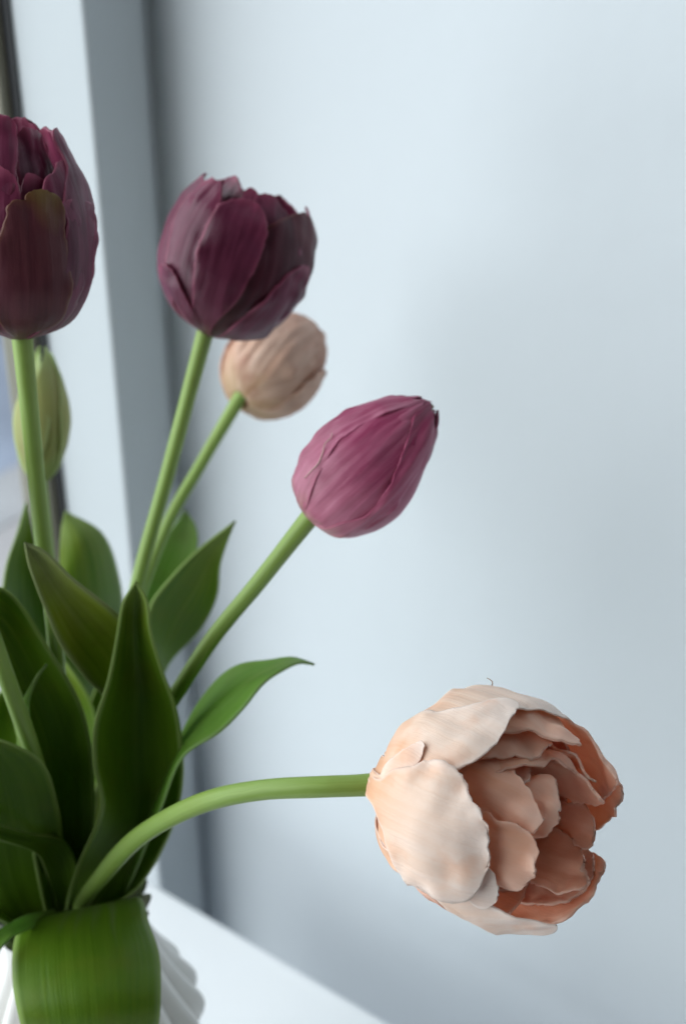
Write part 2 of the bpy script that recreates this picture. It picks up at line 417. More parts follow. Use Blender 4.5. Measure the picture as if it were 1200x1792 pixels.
# ---------------------------------------------------------------- vase
_v = P(128, 1590, 0.55)
VX, VY, VH = _v
print('vase', _v)
def vase():
    root = empty('vase', (VX, VY, 0)); tag(root, 'white ceramic vase with deep scalloped flutes holding the tulips', 'vase')
    prof = [(0.0, 0.030), (0.004, 0.034), (0.03, 0.042), (VH - 0.15, 0.043), (VH - 0.11, 0.041), (VH - 0.082, 0.038), (VH - 0.070, 0.041), (VH - 0.062, 0.0425), (VH - 0.055, 0.0415), (VH - 0.034, 0.033), (VH - 0.018, 0.027), (VH - 0.01, 0.0265), (VH - 0.004, 0.0275), (VH, 0.029)]
    pr = catmull([(z, r) for z, r in prof], 70)
    nf, ns = 20, 20 * 14
    V = []; F = []
    for i, (z, r) in enumerate(pr):
        amp = 0.08 + 0.14 * math.exp(-((z - VH + 0.062) / 0.014) ** 2)
        for j in range(ns):
            th = 2 * math.pi * j / ns
            c = abs(math.sin(nf * th / 2)) ** 0.7      # rounded lobes with sharp valleys
            rr = r * (1 - amp + amp * c * 1.6)
            V.append((VX + rr * math.cos(th), VY + rr * math.sin(th), z + 0.0035 * (c - .5) * (z / VH) ** 6))
    n = len(pr)
    for i in range(n - 1):
        for j in range(ns):
            F.append((i * ns + j, i * ns + (j + 1) % ns, (i + 1) * ns + (j + 1) % ns, (i + 1) * ns + j))
    F.append(tuple(reversed(range(ns))))
    b = mesh_obj('body', V, F, M['ceramic'], root)
    # inside wall
    V = []; F = []
    pin = [(VH + 0.0002, 0.029), (VH - 0.004, 0.0255), (VH - 0.012, 0.023), (VH - 0.025, 0.023), (VH - 0.07, 0.035), (0.10, 0.04), (0.02, 0.03), (0.018, 0.001)]
    for (z, r) in pin:
        for j in range(ns):
            th = 2 * math.pi * j / ns
            c = abs(math.sin(nf * th / 2)) ** 0.7
            a = 0.07 if z > VH - 0.02 else 0.0
            rr = r * (1 - a + a * c * 1.6) * (0.985 if z > VH else 1)
            V.append((VX + rr * math.cos(th), VY + rr * math.sin(th), z + (0.0035 * (c - .5) if z > VH else 0)))
    for i in range(len(pin) - 1):
        for j in range(ns):
            F.append((i * ns + j, (i + 1) * ns + j, (i + 1) * ns + (j + 1) % ns, i * ns + (j + 1) % ns))
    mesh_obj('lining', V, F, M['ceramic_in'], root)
    return root
vase()

# ---------------------------------------------------------------- plant builders
def tube(name, pts, radii, mat, parent, n=60, sides=16):
    p = catmull(np.asarray(pts, float), n)
    r = np.interp(np.linspace(0, 1, n), np.linspace(0, 1, len(radii)), radii)
    V, F, U = [], [], []
    T = np.gradient(p, axis=0); T /= np.linalg.norm(T, axis=1)[:, None]
    ref = np.array([0.3, -0.9, 0.2])
    sd = abs(hash(name)) % 7
    for i in range(n):
        a = np.cross(T[i], ref); a /= np.linalg.norm(a); b = np.cross(T[i], a)
        for j in range(sides + 1):
            th = 2 * math.pi * j / sides
            rr = r[i] * (1 + 0.035 * math.sin(3 * th + i * 0.02) + 0.03 * n2(i * 0.12, math.cos(th), pts[0][0] * 50))
            V.append(p[i] + (a * math.cos(th) + b * math.sin(th)) * rr)
            U.append((j / sides, i / (n - 1)))
    nc = sides + 1
    F = grid_faces(n, nc)
    F.append(tuple(range(nc)))
    F.append(tuple((n - 1) * nc + k for k in reversed(range(nc))))
    return mesh_obj(name, V, F, mat, parent, U)

def stem(parent, pix, r_top, r_bot=None, mat='stem'):
    """pix: (px,py,depth) from the bottom up"""
    pts = [P(*q) for q in pix]
    e = pts[-1] - pts[-2]; pts.append(pts[-1] + e / np.linalg.norm(e) * 0.004)   # reaches into the flower
    r_bot = r_bot or r_top * 1.1
    return tube('stem', pts, [r_bot, r_bot * 0.96, r_top * 1.03, r_top * 0.97, r_top, r_top * 0.98, r_top * 1.02, r_top * 1.18], M[mat], parent)

def leaf(parent, L, R, dl, dr, cup=0.006, mat='leaf', wav=0.0015, seed=1, nr=56, nc=21, th=0.0009):
    """L, R: margins from base to tip in photo points; dl, dr: depth along each; cup: mid-rib pushed away from camera"""
    l = catmull(L, nr); r = catmull(R, nr)
    t = np.linspace(0, 1, nr)
    DL = np.interp(t, np.linspace(0, 1, len(dl)), dl); DR = np.interp(t, np.linspace(0, 1, len(dr)), dr)
    for A in (DL, DR):
        k = np.ones(9) / 9; A[:] = np.convolve(np.pad(A, 4, 'edge'), k, 'valid')
    V, U = [], []
    for i in range(nr):
        wpx = np.linalg.norm(l[i] - r[i])
        cs = cup * min(1.0, wpx / 90.0)
        for j in range(nc):
            v = j / (nc - 1)
            q = l[i] * (1 - v) + r[i] * v
            d = DL[i] * (1 - v) + DR[i] * v + cs * (1 - (2 * v - 1) ** 2)
            e = abs(2 * v - 1)
            d += wav * (e ** 2) * n2(t[i] * 7, 3 if v < .5 else -3, seed) * min(1, wpx / 60) * 2
            d += 0.0006 * math.sin(v * 40 + seed) * (1 - e) * 0.4
            V.append(P(q[0], q[1], d)); U.append((v, t[i]))
    o = mesh_obj('leaf', V, grid_faces(nr, nc), M[mat], parent, U)
    return solid(o, th)

class Shell:
    """surface of revolution round a flower's axis; petals are cut out of it"""
    def __init__(s, base, top, prof, rmax):
        s.B = np.asarray(base, float); v = np.asarray(top, float) - s.B
        s.L = np.linalg.norm(v); s.a = v / s.L
        e = np.cross(s.a, FWD); s.e1 = e / np.linalg.norm(e); s.e2 = np.cross(s.a, s.e1)
        s.x = np.array([p[0] for p in prof]) * s.L; s.r = np.array([p[1] for p in prof]) * rmax
        xs = np.linspace(s.x[0], s.x[-1], 200)
        # smooth profile
        m = np.interp(xs, s.x, s.r); k = np.hanning(31); k /= k.sum()
        ms = np.convolve(np.pad(m, 15, 'reflect', reflect_type='odd'), k, 'valid')
        s.xs, s.rs = xs, np.maximum(ms, 0.0008)
        s.rs[0] = min(s.rs[0], s.r[0] if s.r[0] > 0 else 0.0008)
    def R(s, q): return np.interp(q, s.xs, s.rs)
    def pos(s, phi, q, k=1.0, dr=0.0):
        rho = s.R(q) * k + dr
        return s.B + s.a * q + (s.e1 * math.cos(phi) + s.e2 * math.sin(phi)) * rho
    def cast(s, px, py, k=1.0, far=False):
        d = ray(px, py); dc = np.dot(s.B - CAM, FWD)
        t = np.linspace(dc - 0.09, dc + 0.09, 1200)
        p = CAM + d[None] * t[:, None] - s.B
        q = p @ s.a; perp = p - q[:, None] * s.a
        rho = np.linalg.norm(perp, axis=1)
        f = rho - k * np.where((q < 0), 0, s.R(q))
        f = np.where(q > s.xs[-1] * 1.02, 1.0 + 0 * f, f)
        neg = np.where(f < 0)[0]
        if len(neg) == 0:
            g = np.where((q > -0.002) & (q < s.xs[-1]), rho - k * s.R(q), 9); i = int(np.argmin(g))
        else:
            i = neg[-1] if far else neg[0]
        c, sn = perp[i] @ s.e1, perp[i] @ s.e2
        return math.atan2(sn, c), float(np.clip(q[i], 0.0, s.xs[-1]))

def smoothstep(a, b, x):
    x = min(max((x - a) / (b - a), 0), 1); return x * x * (3 - 2 * x)

def petal(parent, sh, mat, phiL, phiR, k=1.0, edge=0.0, tipc=0.0, ruff=0.0006, serr=0.0004, ridge=0.00018, seed=1, nr=54, nc=37, th=0.0009, bulge=0.0, kb=1.0, und=0.0011, name='petal'):
    """phiL/phiR: lists of (phi,s) margins from base to tip. edge: margins lifted outwards; tipc: tip lifted outwards"""
    l = catmull_ps(phiL, nr, sh); r = catmull_ps(phiR, nr, sh)
    V, U, X = [], [], []
    pc = float(np.mean([l[:, 0], r[:, 0]])); rm = float(np.mean(sh.rs)) * k
    for i in range(nr):
        t = i / (nr - 1)
        for j in range(nc):
            v = j / (nc - 1); e = abs(2 * v - 1)
            ph = l[i, 0] * (1 - v) + r[i, 0] * v
            q = l[i, 1] * (1 - v) + r[i, 1] * v
            x = (ph - pc) * max(rm, sh.R(q) * k)          # metres across the petal
            margin = max(e, t)
            mw = smoothstep(0.80, 1.0, margin) * smoothstep(0.25, 0.6, t)
            sv = 0.45 * n2(x / 0.0030, q / 0.0030, seed) + 0.8 * n2(x / 0.0012, q / 0.0012, seed + 5)
            q += serr * sv * mw * 1.5
            ph += serr * n2(x / 0.0020, q / 0.0020, seed + 7) * mw / max(rm, 0.004) * 1.5
            dr = edge * e ** 3 * smoothstep(0.1, 0.5, t) + tipc * smoothstep(0.6, 1, t)
            dr += bulge * (1 - e * e) * math.sin(math.pi * min(1, t * 1.05))
            dr += ruff * n2(x / 0.006, q / 0.006, seed + 9) * smoothstep(0.45, 1.0, margin) * 2.0
            dr += ridge * (n2(x / 0.0040, q / 0.03, seed + 3) * 1.6 + 0.6 * n2(x / 0.0014, q / 0.02, seed + 4)) * smoothstep(0.02, 0.3, t)
            dr += und * n2(x / 0.016, q / 0.020, seed + 13) * smoothstep(0.0, 0.25, t)
            ke = k * (kb + (1 - kb) * smoothstep(0.0, 0.5, q / sh.L))
            V.append(sh.pos(ph, q, ke, dr)); U.append((v, t)); X.append((x / 0.05 + 0.5, q / sh.L))
    o = mesh_obj(name, V, grid_faces(nr, nc), M[mat], parent, U, vein=X)
    return solid(o, th)

def catmull_ps(ps, n, sh):
    """resample (phi,s) margins, measuring length in metres"""
    p = np.asarray(ps, float).copy()
    sc = np.mean(sh.rs)
    p[:, 0] *= sc
    out = catmull(p, n)
    out[:, 0] /= sc
    out[:, 1] = np.clip(out[:, 1], 0.0, sh.xs[-1] * 1.03)
    return out

def unwrap_to(ref, a):
    while a - ref > math.pi: a -= 2 * math.pi
    while a - ref < -math.pi: a += 2 * math.pi
    return a

def traced(parent, sh, mat, L, R, k=1.0, far=False, conv=lambda x, y: (x, y), base=True, extL=0.0, extR=0.0, **kw):
    """petal whose margins are read off the photograph and laid on the flower's shell"""
    pl = [sh.cast(*conv(*q), k=k, far=far) for q in L]
    pr = [sh.cast(*conv(*q), k=k, far=far) for q in R]
    ref = np.angle(np.mean([np.exp(1j * a) for a, s in pl + pr]))
    pl = [(unwrap_to(ref, a), s) for a, s in pl]
    pr = [(unwrap_to(ref, a), s) for a, s in pr]
    sg = 1 if np.mean([a for a, s in pr]) > np.mean([a for a, s in pl]) else -1
    pl = [(a - sg * extL * math.sin(math.pi * (i + .5) / len(pl)), s) for i, (a, s) in enumerate(pl)]
    pr = [(a + sg * extR * math.sin(math.pi * (i + .5) / len(pr)), s) for i, (a, s) in enumerate(pr)]
    tip = ((pl[-1][0] + pr[-1][0]) / 2, (pl[-1][1] + pr[-1][1]) / 2)
    pl[-1] = tip; pr[-1] = tip
    if base:
        wl = (pl[0][0] - ref) * 0.9; wr = (pr[0][0] - ref) * 0.9
        pl = [(ref + wl, 0.0005)] + pl; pr = [(ref + wr, 0.0005)] + pr
    return petal(parent, sh, mat, pl, pr, k=k, **kw)

def lobe(parent, sh, mat, phi, half, smax, k=1.0, s0=0.0005, blunt=0.6, **kw):
    """generic petal at azimuth phi, half = half width in radians"""
    L, R = [], []
    for t in (0, .15, .35, .55, .75, .9, 1.0):
        w = half * (0.45 + 0.55 * math.sin(min(1, t / 0.55) * math.pi / 2)) * (1 if t < .55 else max(0, 1 - ((t - .55) / .45) ** (2 + blunt * 2)) ** 0.6)
        s = s0 + (smax - s0) * t
        L.append((phi - w, s)); R.append((phi + w, s))
    L[-1] = R[-1] = (phi, smax)
    return petal(parent, sh, mat, L, R, k=k, **kw)

def crop(ox, oy, sc):
    return lambda x, y: (ox + x / sc, oy + y / sc)

# ---------------------------------------------------------------- tulips
# --- open peach tulip (in focus)
NECK = (132, 1600)
t_open = empty('tulip', P(135, 1640, 0.56)); tag(t_open, 'wide open peach double tulip on a long arching stem', 'tulip')
c1 = crop(620, 1160, 2.4)
BS = P(722, 1360, 0.422)
TP = P(978, 1478, 0.388)
PROF = [(0, 0.09), (0.02, 0.42), (0.06, 0.64), (0.14, 0.82), (0.28, 0.96), (0.45, 1.0), (0.65, 1.0), (0.85, 0.90), (1.0, 0.78), (1.2, 0.6)]
sh = Shell(BS, TP, PROF, 0.0335)
pk = dict(conv=c1, th=0.0005)
FRONT = [i for i in range(6) if np.dot(sh.pos(i * 1.05 + 0.3, 0.03) - sh.pos(0, 0.03, 0.0), FWD) < 0.004]
def pet(L, R, k=1.0, far=False, mat='peach', **kw):
    return traced(t_open, sh, mat, L, R, k=k, far=far, **{**pk, 'kb': 0.6 if far else 1.0, **(dict(ruff=0.0012, serr=0.0007, th=0.0008) if mat == 'peach_inner' else {}), **kw})
# outer petals, window side
pet([(180, 290), (310, 190), (420, 122), (560, 78), (700, 86), (800, 105), (875, 155), (912, 215), (908, 237)],
    [(200, 440), (300, 380), (400, 310), (500, 260), (600, 230), (690, 198), (760, 195), (850, 216), (908, 237)], k=1.03, seed=11)
pet([(130, 390), (150, 320), (185, 270), (240, 222), (310, 200), (430, 190), (520, 174), (600, 156), (650, 162), (684, 182), (688, 205)],
    [(125, 500), (170, 500), (250, 490), (330, 470), (400, 455), (440, 447), (505, 412), (560, 372), (605, 325), (640, 280), (660, 235), (688, 205)], k=1.08, seed=12, tipc=0.0006)
pet([(110, 470), (130, 425), (200, 372), (250, 343), (280, 334), (296, 350)],
    [(110, 540), (150, 530), (200, 490), (250, 440), (282, 395), (296, 350)], k=1.12, seed=14, nr=34, nc=21)
pet([(112, 490), (170, 450), (255, 437), (330, 410), (390, 420), (440, 452), (480, 530), (530, 620), (560, 665), (558, 720), (548, 765)],
    [(85, 590), (115, 670), (145, 750), (190, 835), (250, 893), (330, 925), (420, 955), (470, 955), (515, 925), (545, 870), (556, 825), (548, 765)], k=1.13, seed=13, ruff=0.0009, serr=0.0006, extR=0.10)
pet([(330, 800), (430, 845), (520, 850), (570, 870), (598, 925), (600, 965)],
    [(330, 900), (400, 950), (480, 1000), (550, 1030), (588, 1010), (600, 965)], k=1.03, seed=15, mat='peach', kb=0.8)
pet([(300, 870), (400, 930), (500, 980), (600, 1030), (720, 1070), (862, 1094)],
    [(280, 905), (370, 950), (470, 1005), (560, 1062), (640, 1100), (740, 1114), (820, 1108), (862, 1094)], k=1.0, seed=16, mat='peach', kb=0.9, extR=0.35)
# petals of the far side, their inner faces in view
I_ = 'peach_inner'
pet([(300, 420), (450, 300), (640, 200), (860, 208), (1010, 292), (1080, 355), (1112, 415), (1112, 460)],
    [(300, 560), (500, 560), (760, 560), (960, 590), (1040, 580), (1085, 540), (1108, 500), (1112, 460)], k=1.03, far=True, seed=21, mat=I_)
pet([(300, 560), (600, 560), (900, 560), (1030, 530), (1090, 500), (1116, 525), (1118, 565)],
    [(300, 640), (600, 720), (880, 740), (1000, 710), (1060, 665), (1098, 620), (1118, 565)], k=1.09, far=True, seed=22, mat=I_)
pet([(300, 660), (600, 720), (860, 760), (970, 780), (1010, 805), (1045, 835), (1048, 870)],
    [(300, 800), (420, 920), (600, 1050), (760, 1098), (900, 1060), (970, 1000), (1020, 930), (1048, 870)], k=1.06, far=True, seed=23, mat=I_, ruff=0.001)
pet([(300, 640), (560, 740), (840, 740), (940, 770), (990, 800), (1006, 850)],
    [(300, 760), (420, 880), (600, 975), (720, 1008), (830, 1022), (920, 992), (975, 945), (1006, 850)], k=0.96, far=True, seed=24, mat=I_)
pet([(300, 440), (480, 300), (690, 186), (800, 206), (880, 262), (925, 320), (942, 364)],
    [(300, 500), (480, 380), (620, 285), (720, 292), (820, 325), (890, 348), (942, 364)], k=0.95, seed=25, mat=I_)
pet([(340, 480), (560, 420), (760, 372), (850, 340), (905, 365), (940, 410), (955, 448)],
    [(340, 520), (560, 480), (760, 430), (830, 400), (880, 412), (920, 430), (955, 448)], k=0.74, seed=26, mat=I_)
pet([(340, 470), (600, 400), (860, 350), (940, 370), (990, 420), (1018, 490)],
    [(340, 520), (600, 480), (860, 440), (940, 450), (990, 480), (1018, 490)], k=0.76, far=True, seed=39, mat=I_)
pet([(340, 500), (560, 450), (780, 385), (850, 415), (930, 450), (1000, 472), (1032, 515), (1042, 555)],
    [(340, 560), (600, 540), (760, 520), (860, 568), (950, 585), (1010, 603), (1036, 590), (1042, 555)], k=0.68, far=True, seed=27, mat=I_, serr=0.0008)
pet([(340, 560), (600, 580), (860, 575), (940, 590), (985, 630), (1004, 690), (1002, 730)],
    [(340, 620), (600, 680), (830, 700), (900, 740), (960, 785), (985, 770), (1002, 730)], k=0.80, far=True, seed=28, mat=I_)
# inner petals on the near side
pet([(280, 380), (420, 300), (590, 272), (700, 284), (780, 315), (822, 350)],
    [(280, 440), (420, 420), (580, 400), (660, 386), (740, 384), (790, 372), (822, 350)], k=0.82, seed=31, mat=I_)
pet([(260, 430), (400, 370), (560, 330), (625, 390), (690, 470), (750, 560), (783, 630), (786, 670)],
    [(260, 520), (400, 580), (545, 635), (620, 680), (690, 708), (740, 716), (772, 702), (786, 670)], k=0.76, seed=32, bulge=0.001, mat=I_)
pet([(330, 460), (500, 420), (640, 385), (700, 410), (742, 470), (810, 490), (852, 540), (860, 600)],
    [(330, 520), (500, 560), (660, 640), (740, 725), (780, 730), (835, 690), (856, 640), (860, 600)], k=0.55, seed=33, ruff=0.0016, mat=I_, serr=0.0008)
pet([(380, 440), (540, 400), (640, 388), (690, 395), (722, 420), (738, 455)],
    [(380, 500), (540, 520), (640, 540), (700, 520), (730, 490), (738, 455)], k=0.62, seed=40, ruff=0.0016, mat=I_, nr=34, nc=25)
pet([(280, 560), (420, 590), (545, 622), (620, 668), (700, 690), (755, 740), (775, 800), (770, 850)],
    [(280, 680), (420, 800), (555, 890), (600, 930), (660, 950), (700, 945), (750, 905), (770, 850)], k=0.88, seed=34, mat=I_)
pet([(330, 600), (560, 700), (740, 740), (820, 696), (880, 715), (930, 760), (962, 830), (955, 870)],
    [(330, 660), (560, 820), (740, 915), (830, 945), (900, 957), (978, 938), (960, 900), (955, 870)], k=0.74, far=True, seed=35, ruff=0.0016, serr=0.0009, mat=I_)
for i in range(6):
    lobe(t_open, sh, I_, i * 1.05 + 0.3, 0.8, sh.L * (0.55 if i in FRONT else 0.74), k=0.84 + 0.03 * (i % 2), kb=0.7, seed=150 + i)
for i, ph in enumerate((0.5, 2.6, 4.6)):
    lobe(t_open, sh, I_, ph, 1.0, 0.034, k=0.32 + 0.03 * i, seed=36 + i, ruff=0.0015)
stem(t_open, [(125, 1680, 0.57), (140, 1592, 0.535), (182, 1530, 0.505), (235, 1472, 0.475), (300, 1430, 0.452), (375, 1399, 0.436), (460, 1383, 0.427), (560, 1377, 0.421), (650, 1373, 0.421), (722, 1362, 0.423)], 0.0032, 0.0030)
_ph, _s = sh.cast(860, 1200, k=1.03)
tube('thread', [sh.pos(_ph, _s, 1.0), sh.pos(_ph, _s, 1.07), sh.pos(_ph, _s - 0.0010, 1.095), sh.pos(_ph, _s - 0.0024, 1.115)], [0.00022, 0.00015, 0.0001], M['thread'], t_open, n=8, sides=6)

# --- plum tulip cut by the picture edge
t_pl = empty('tulip', P(120, 1640, 0.58)); tag(t_pl, 'dark plum double tulip with green tipped petal on upright stem beside the window frame', 'tulip')
c2 = crop(0, 160, 3.895)
sh = Shell(P(36, 592, 0.46), P(14, 225, 0.445), [(0, 0.09), (0.04, 0.5), (0.12, 0.76), (0.25, 0.93), (0.42, 1.0), (0.6, 0.97), (0.78, 0.84), (0.92, 0.66), (1.05, 0.5)], 0.0272)
pk = dict(conv=c2, th=0.001)
traced(t_pl, sh, 'plum_green', [(60, 1640), (-60, 1400), (-40, 1100), (20, 940), (50, 800), (100, 742), (160, 740), (185, 690), (280, 668)],
       [(180, 1650), (380, 1580), (470, 1400), (480, 1200), (450, 1000), (440, 850), (420, 760), (370, 700), (280, 668)], k=1.04, seed=41, **pk)
traced(t_pl, sh, 'plum', [(300, 1600), (380, 1400), (420, 1100), (400, 900), (430, 760), (480, 740)],
       [(400, 1590), (560, 1390), (650, 1180), (668, 980), (640, 800), (560, 740), (480, 740)], k=1.0, seed=42, **pk)
traced(t_pl, sh, 'plum', [(380, 1300), (380, 900), (300, 680), (310, 590), (370, 545), (378, 490), (432, 470)],
       [(560, 1300), (650, 1000), (620, 760), (560, 640), (520, 560), (480, 500), (432, 470)], k=0.95, seed=43, **pk)
traced(t_pl, sh, 'plum', [(420, 1200), (440, 700), (430, 460), (345, 285), (385, 252)],
       [(640, 1100), (640, 790), (575, 590), (480, 345), (385, 252)], k=1.0, far=False, seed=44, **pk)
traced(t_pl, sh, 'plum', [(200, 1000), (130, 620), (105, 420), (115, 320), (150, 240)],
       [(400, 1000), (400, 620), (420, 450), (300, 320), (150, 240)], k=0.66, seed=45, ruff=0.0012, **pk)
traced(t_pl, sh, 'plum', [(150, 1000), (140, 690), (150, 600), (190, 555)], [(330, 1000), (320, 700), (300, 620), (190, 555)], k=0.80, seed=46, **pk)
traced(t_pl, sh, 'plum', [(-160, 1200), (-160, 800), (-100, 560), (0, 505)], [(140, 1200), (160, 800), (110, 590), (0, 505)], k=0.90, seed=47, **pk)
traced(t_pl, sh, 'plum', [(-60, 900), (-60, 400), (60, 200), (180, 166)], [(330, 900), (340, 400), (260, 240), (180, 166)], k=0.95, far=True, seed=48, **pk)
traced(t_pl, sh, 'plum', [(-300, 900), (-260, 400), (-150, 150), (-20, 110)], [(60, 900), (120, 400), (110, 220), (-20, 110)], k=0.85, far=False, seed=49, **pk)
traced(t_pl, sh, 'plum', [(150, 900), (200, 500), (250, 300), (290, 240)], [(520, 900), (480, 500), (400, 330), (290, 240)], k=0.9, far=True, seed=50, **pk)
for i, ph in enumerate((0.2, 1.2, 2.2, 3.2, 4.2, 5.2)):
    if np.dot(sh.pos(ph, 0.03) - sh.pos(0, 0.03, 0.0), FWD) > 0.003:
        lobe(t_pl, sh, 'plum', ph, 0.85, 0.060, k=0.92 + 0.02 * (i % 2), seed=52 + i)
for i, ph in enumerate((0.3, 1.4, 2.5, 3.6, 4.7, 5.8)):
    lobe(t_pl, sh, 'plum', ph, 0.7, 0.046, k=0.5, seed=60 + i)
stem(t_pl, [(122, 1680, 0.59), (118, 1560, 0.57), (112, 1350, 0.53), (96, 1110, 0.50), (76, 950, 0.485), (56, 760, 0.472), (38, 580, 0.46)], 0.0030)

# --- plum tulip
t_p2 = empty('tulip', P(150, 1640, 0.57)); tag(t_p2, 'dark plum closed double tulip in front of a small peach tulip', 'tulip')
c3 = crop(250, 280, 3.43)
sh = Shell(P(370, 586, 0.545), P(455, 318, 0.53), [(0, 0.09), (0.04, 0.42), (0.12, 0.68), (0.25, 0.88), (0.42, 1.0), (0.6, 1.0), (0.78, 0.90), (0.92, 0.72), (1.06, 0.5)], 0.0295)
pk = dict(conv=c3, th=0.001, und=0.0007)
traced(t_p2, sh, 'plum', [(300, 990), (190, 830), (150, 640), (160, 450), (205, 330), (275, 220), (345, 140), (410, 108)],
       [(380, 1000), (340, 860), (340, 640), (380, 450), (440, 300), (475, 210), (470, 140), (410, 108)], k=1.0, seed=71, **pk)
traced(t_p2, sh, 'plum', [(320, 980), (300, 830), (310, 650), (350, 480), (410, 340), (470, 262), (560, 236), (640, 240)],
       [(420, 1000), (560, 850), (660, 680), (720, 540), (745, 430), (735, 350), (700, 275), (640, 240)], k=1.04, seed=72, **pk)
traced(t_p2, sh, 'plum_tip', [(420, 1010), (560, 830), (640, 640), (700, 480), (760, 390), (860, 342), (960, 318), (1045, 380)],
       [(470, 1060), (620, 1078), (780, 1000), (900, 890), (970, 790), (1005, 680), (1025, 560), (1060, 440), (1045, 380)], k=1.0, seed=73, **pk)
traced(t_p2, sh, 'plum', [(480, 1040), (700, 860), (860, 700), (950, 640), (1000, 640)],
       [(500, 1065), (640, 1075), (800, 990), (940, 850), (1000, 640)], k=1.05, seed=74, ruff=0.001, **pk)
traced(t_p2, sh, 'plum', [(290, 960), (200, 860), (140, 760), (110, 700), (100, 645)], [(340, 960), (280, 860), (220, 740), (150, 630), (100, 645)], k=1.07, seed=75, nr=34, nc=21, **pk)
traced(t_p2, sh, 'plum', [(480, 700), (470, 400), (480, 180), (500, 115), (570, 100)], [(640, 700), (620, 400), (600, 200), (585, 140), (570, 100)], k=0.6, seed=76, **pk)
traced(t_p2, sh, 'plum', [(560, 800), (600, 400), (600, 200), (650, 165)], [(760, 800), (760, 400), (720, 240), (650, 165)], k=0.78, seed=77, **pk)
traced(t_p2, sh, 'plum', [(620, 800), (660, 400), (680, 220), (770, 203)], [(900, 800), (920, 450), (870, 330), (770, 203)], k=0.80, far=False, seed=78, **pk)
for i, ph in enumerate((0.2, 1.3, 2.3, 3.3, 4.4, 5.4)):
    if sh.pos(ph, 0.03)[1] > sh.pos(0, 0.03, 0.0)[1] - 0.004:
        lobe(t_p2, sh, 'plum', ph, 0.8, 0.057, k=0.97, seed=80 + i)
    lobe(t_p2, sh, 'plum', ph + .4, 0.7, 0.052, k=0.5, seed=90 + i)
stem(t_p2, [(140, 1680, 0.58), (165, 1500, 0.57), (200, 1230, 0.562), (243, 1015, 0.555), (292, 835, 0.55), (333, 680, 0.547), (361, 575, 0.545)], 0.0029)

# --- small peach tulip behind
t_pb = empty('tulip', P(165, 1640, 0.60)); tag(t_pb, 'small closed streaky peach tulip half hidden behind a plum tulip', 'tulip')
sh = Shell(P(422, 702, 0.615), P(540, 576, 0.645), [(0, 0.09), (0.05, 0.5), (0.14, 0.76), (0.3, 0.97), (0.5, 1.0), (0.7, 0.88), (0.88, 0.64), (1.03, 0.30)], 0.0208)
for i, ph in enumerate((0.3, 2.4, 4.5)):
    lobe(t_pb, sh, 'peach_back', ph, 1.25, sh.L * 0.98, k=0.96, seed=100 + i, ridge=0.001)
for i, ph in enumerate((1.35, 3.45, 5.5)):
    lobe(t_pb, sh, 'peach_back', ph, 0.95, sh.L * (0.92, 0.75, 0.86)[i], k=1.03, seed=104 + i, ridge=0.001)
stem(t_pb, [(160, 1680, 0.60), (185, 1450, 0.62), (225, 1120, 0.615), (290, 925, 0.615), (350, 815, 0.615), (416, 702, 0.615)], 0.0026)

# --- mauve tulip
t_mv = empty('tulip', P(145, 1640, 0.56)); tag(t_mv, 'tightly closed mauve pink tulip bud with pointed dark tip', 'tulip')
c4 = crop(480, 660, 3.75)
sh = Shell(P(542, 906, 0.482), P(758, 706, 0.470), [(0, 0.09), (0.04, 0.55), (0.12, 0.80), (0.25, 0.96), (0.4, 1.0), (0.55, 0.93), (0.72, 0.74), (0.86, 0.52), (0.96, 0.28), (1.0, 0.10)], 0.0196)
pk = dict(conv=c4, th=0.001, und=0.0004)
traced(t_mv, sh, 'mauve', [(150, 790), (148, 650), (175, 530), (280, 390), (420, 270), (600, 160), (720, 120), (860, 142), (1005, 168)],
       [(220, 850), (260, 720), (330, 580), (430, 430), (560, 330), (700, 260), (830, 215), (920, 190), (1005, 168)], k=1.03, seed=111, ridge=0.0004, **pk)
traced(t_mv, sh, 'mauve', [(200, 850), (220, 720), (290, 560), (400, 420), (520, 310), (680, 240), (820, 200), (940, 168), (1028, 176)],
       [(270, 935), (380, 1012), (490, 1027), (600, 990), (700, 900), (790, 760), (860, 580), (930, 380), (1028, 176)], k=1.0, seed=112, ridge=0.0004, **pk)
traced(t_mv, sh, 'mauve', [(420, 960), (600, 900), (730, 740), (820, 560), (880, 380), (940, 230), (1030, 172)],
       [(500, 1024), (620, 980), (800, 835), (930, 650), (1000, 500), (1042, 330), (1030, 172)], k=1.03, seed=113, ridge=0.0006, **pk)
for i, ph in enumerate((0.0, 1.05, 2.1, 3.14, 4.2, 5.25)):
    lobe(t_mv, sh, 'mauve', ph, 0.9, sh.L * (0.97 + 0.02 * (i % 2)), k=0.93 + 0.03 * (i % 2), seed=120 + i)
q = []
for (x, y) in ((200, 665), (250, 610), (290, 570), (320, 500), (335, 440), (375, 400), (380, 370)):
    ph, s = sh.cast(*c4(x, y), k=1.07); q.append(sh.pos(ph, s, 1.085))
tube('tip_scar', [sh.pos(0, sh.L * 0.88, 0), sh.pos(0, sh.L * 0.95, 0), sh.pos(0, sh.L * 0.99, 0)], [0.0030, 0.0022, 0.0010], M['thread'], t_mv, n=10, sides=8)
tube('thread', q, [0.00015, 0.00022, 0.00015], M['thread_pale'], t_mv, n=24, sides=6)
stem(t_mv, [(140, 1680, 0.57), (180, 1500, 0.55), (248, 1310, 0.53), (310, 1213, 0.515), (372, 1118, 0.502), (450, 1022, 0.491), (544, 903, 0.482)], 0.0029)

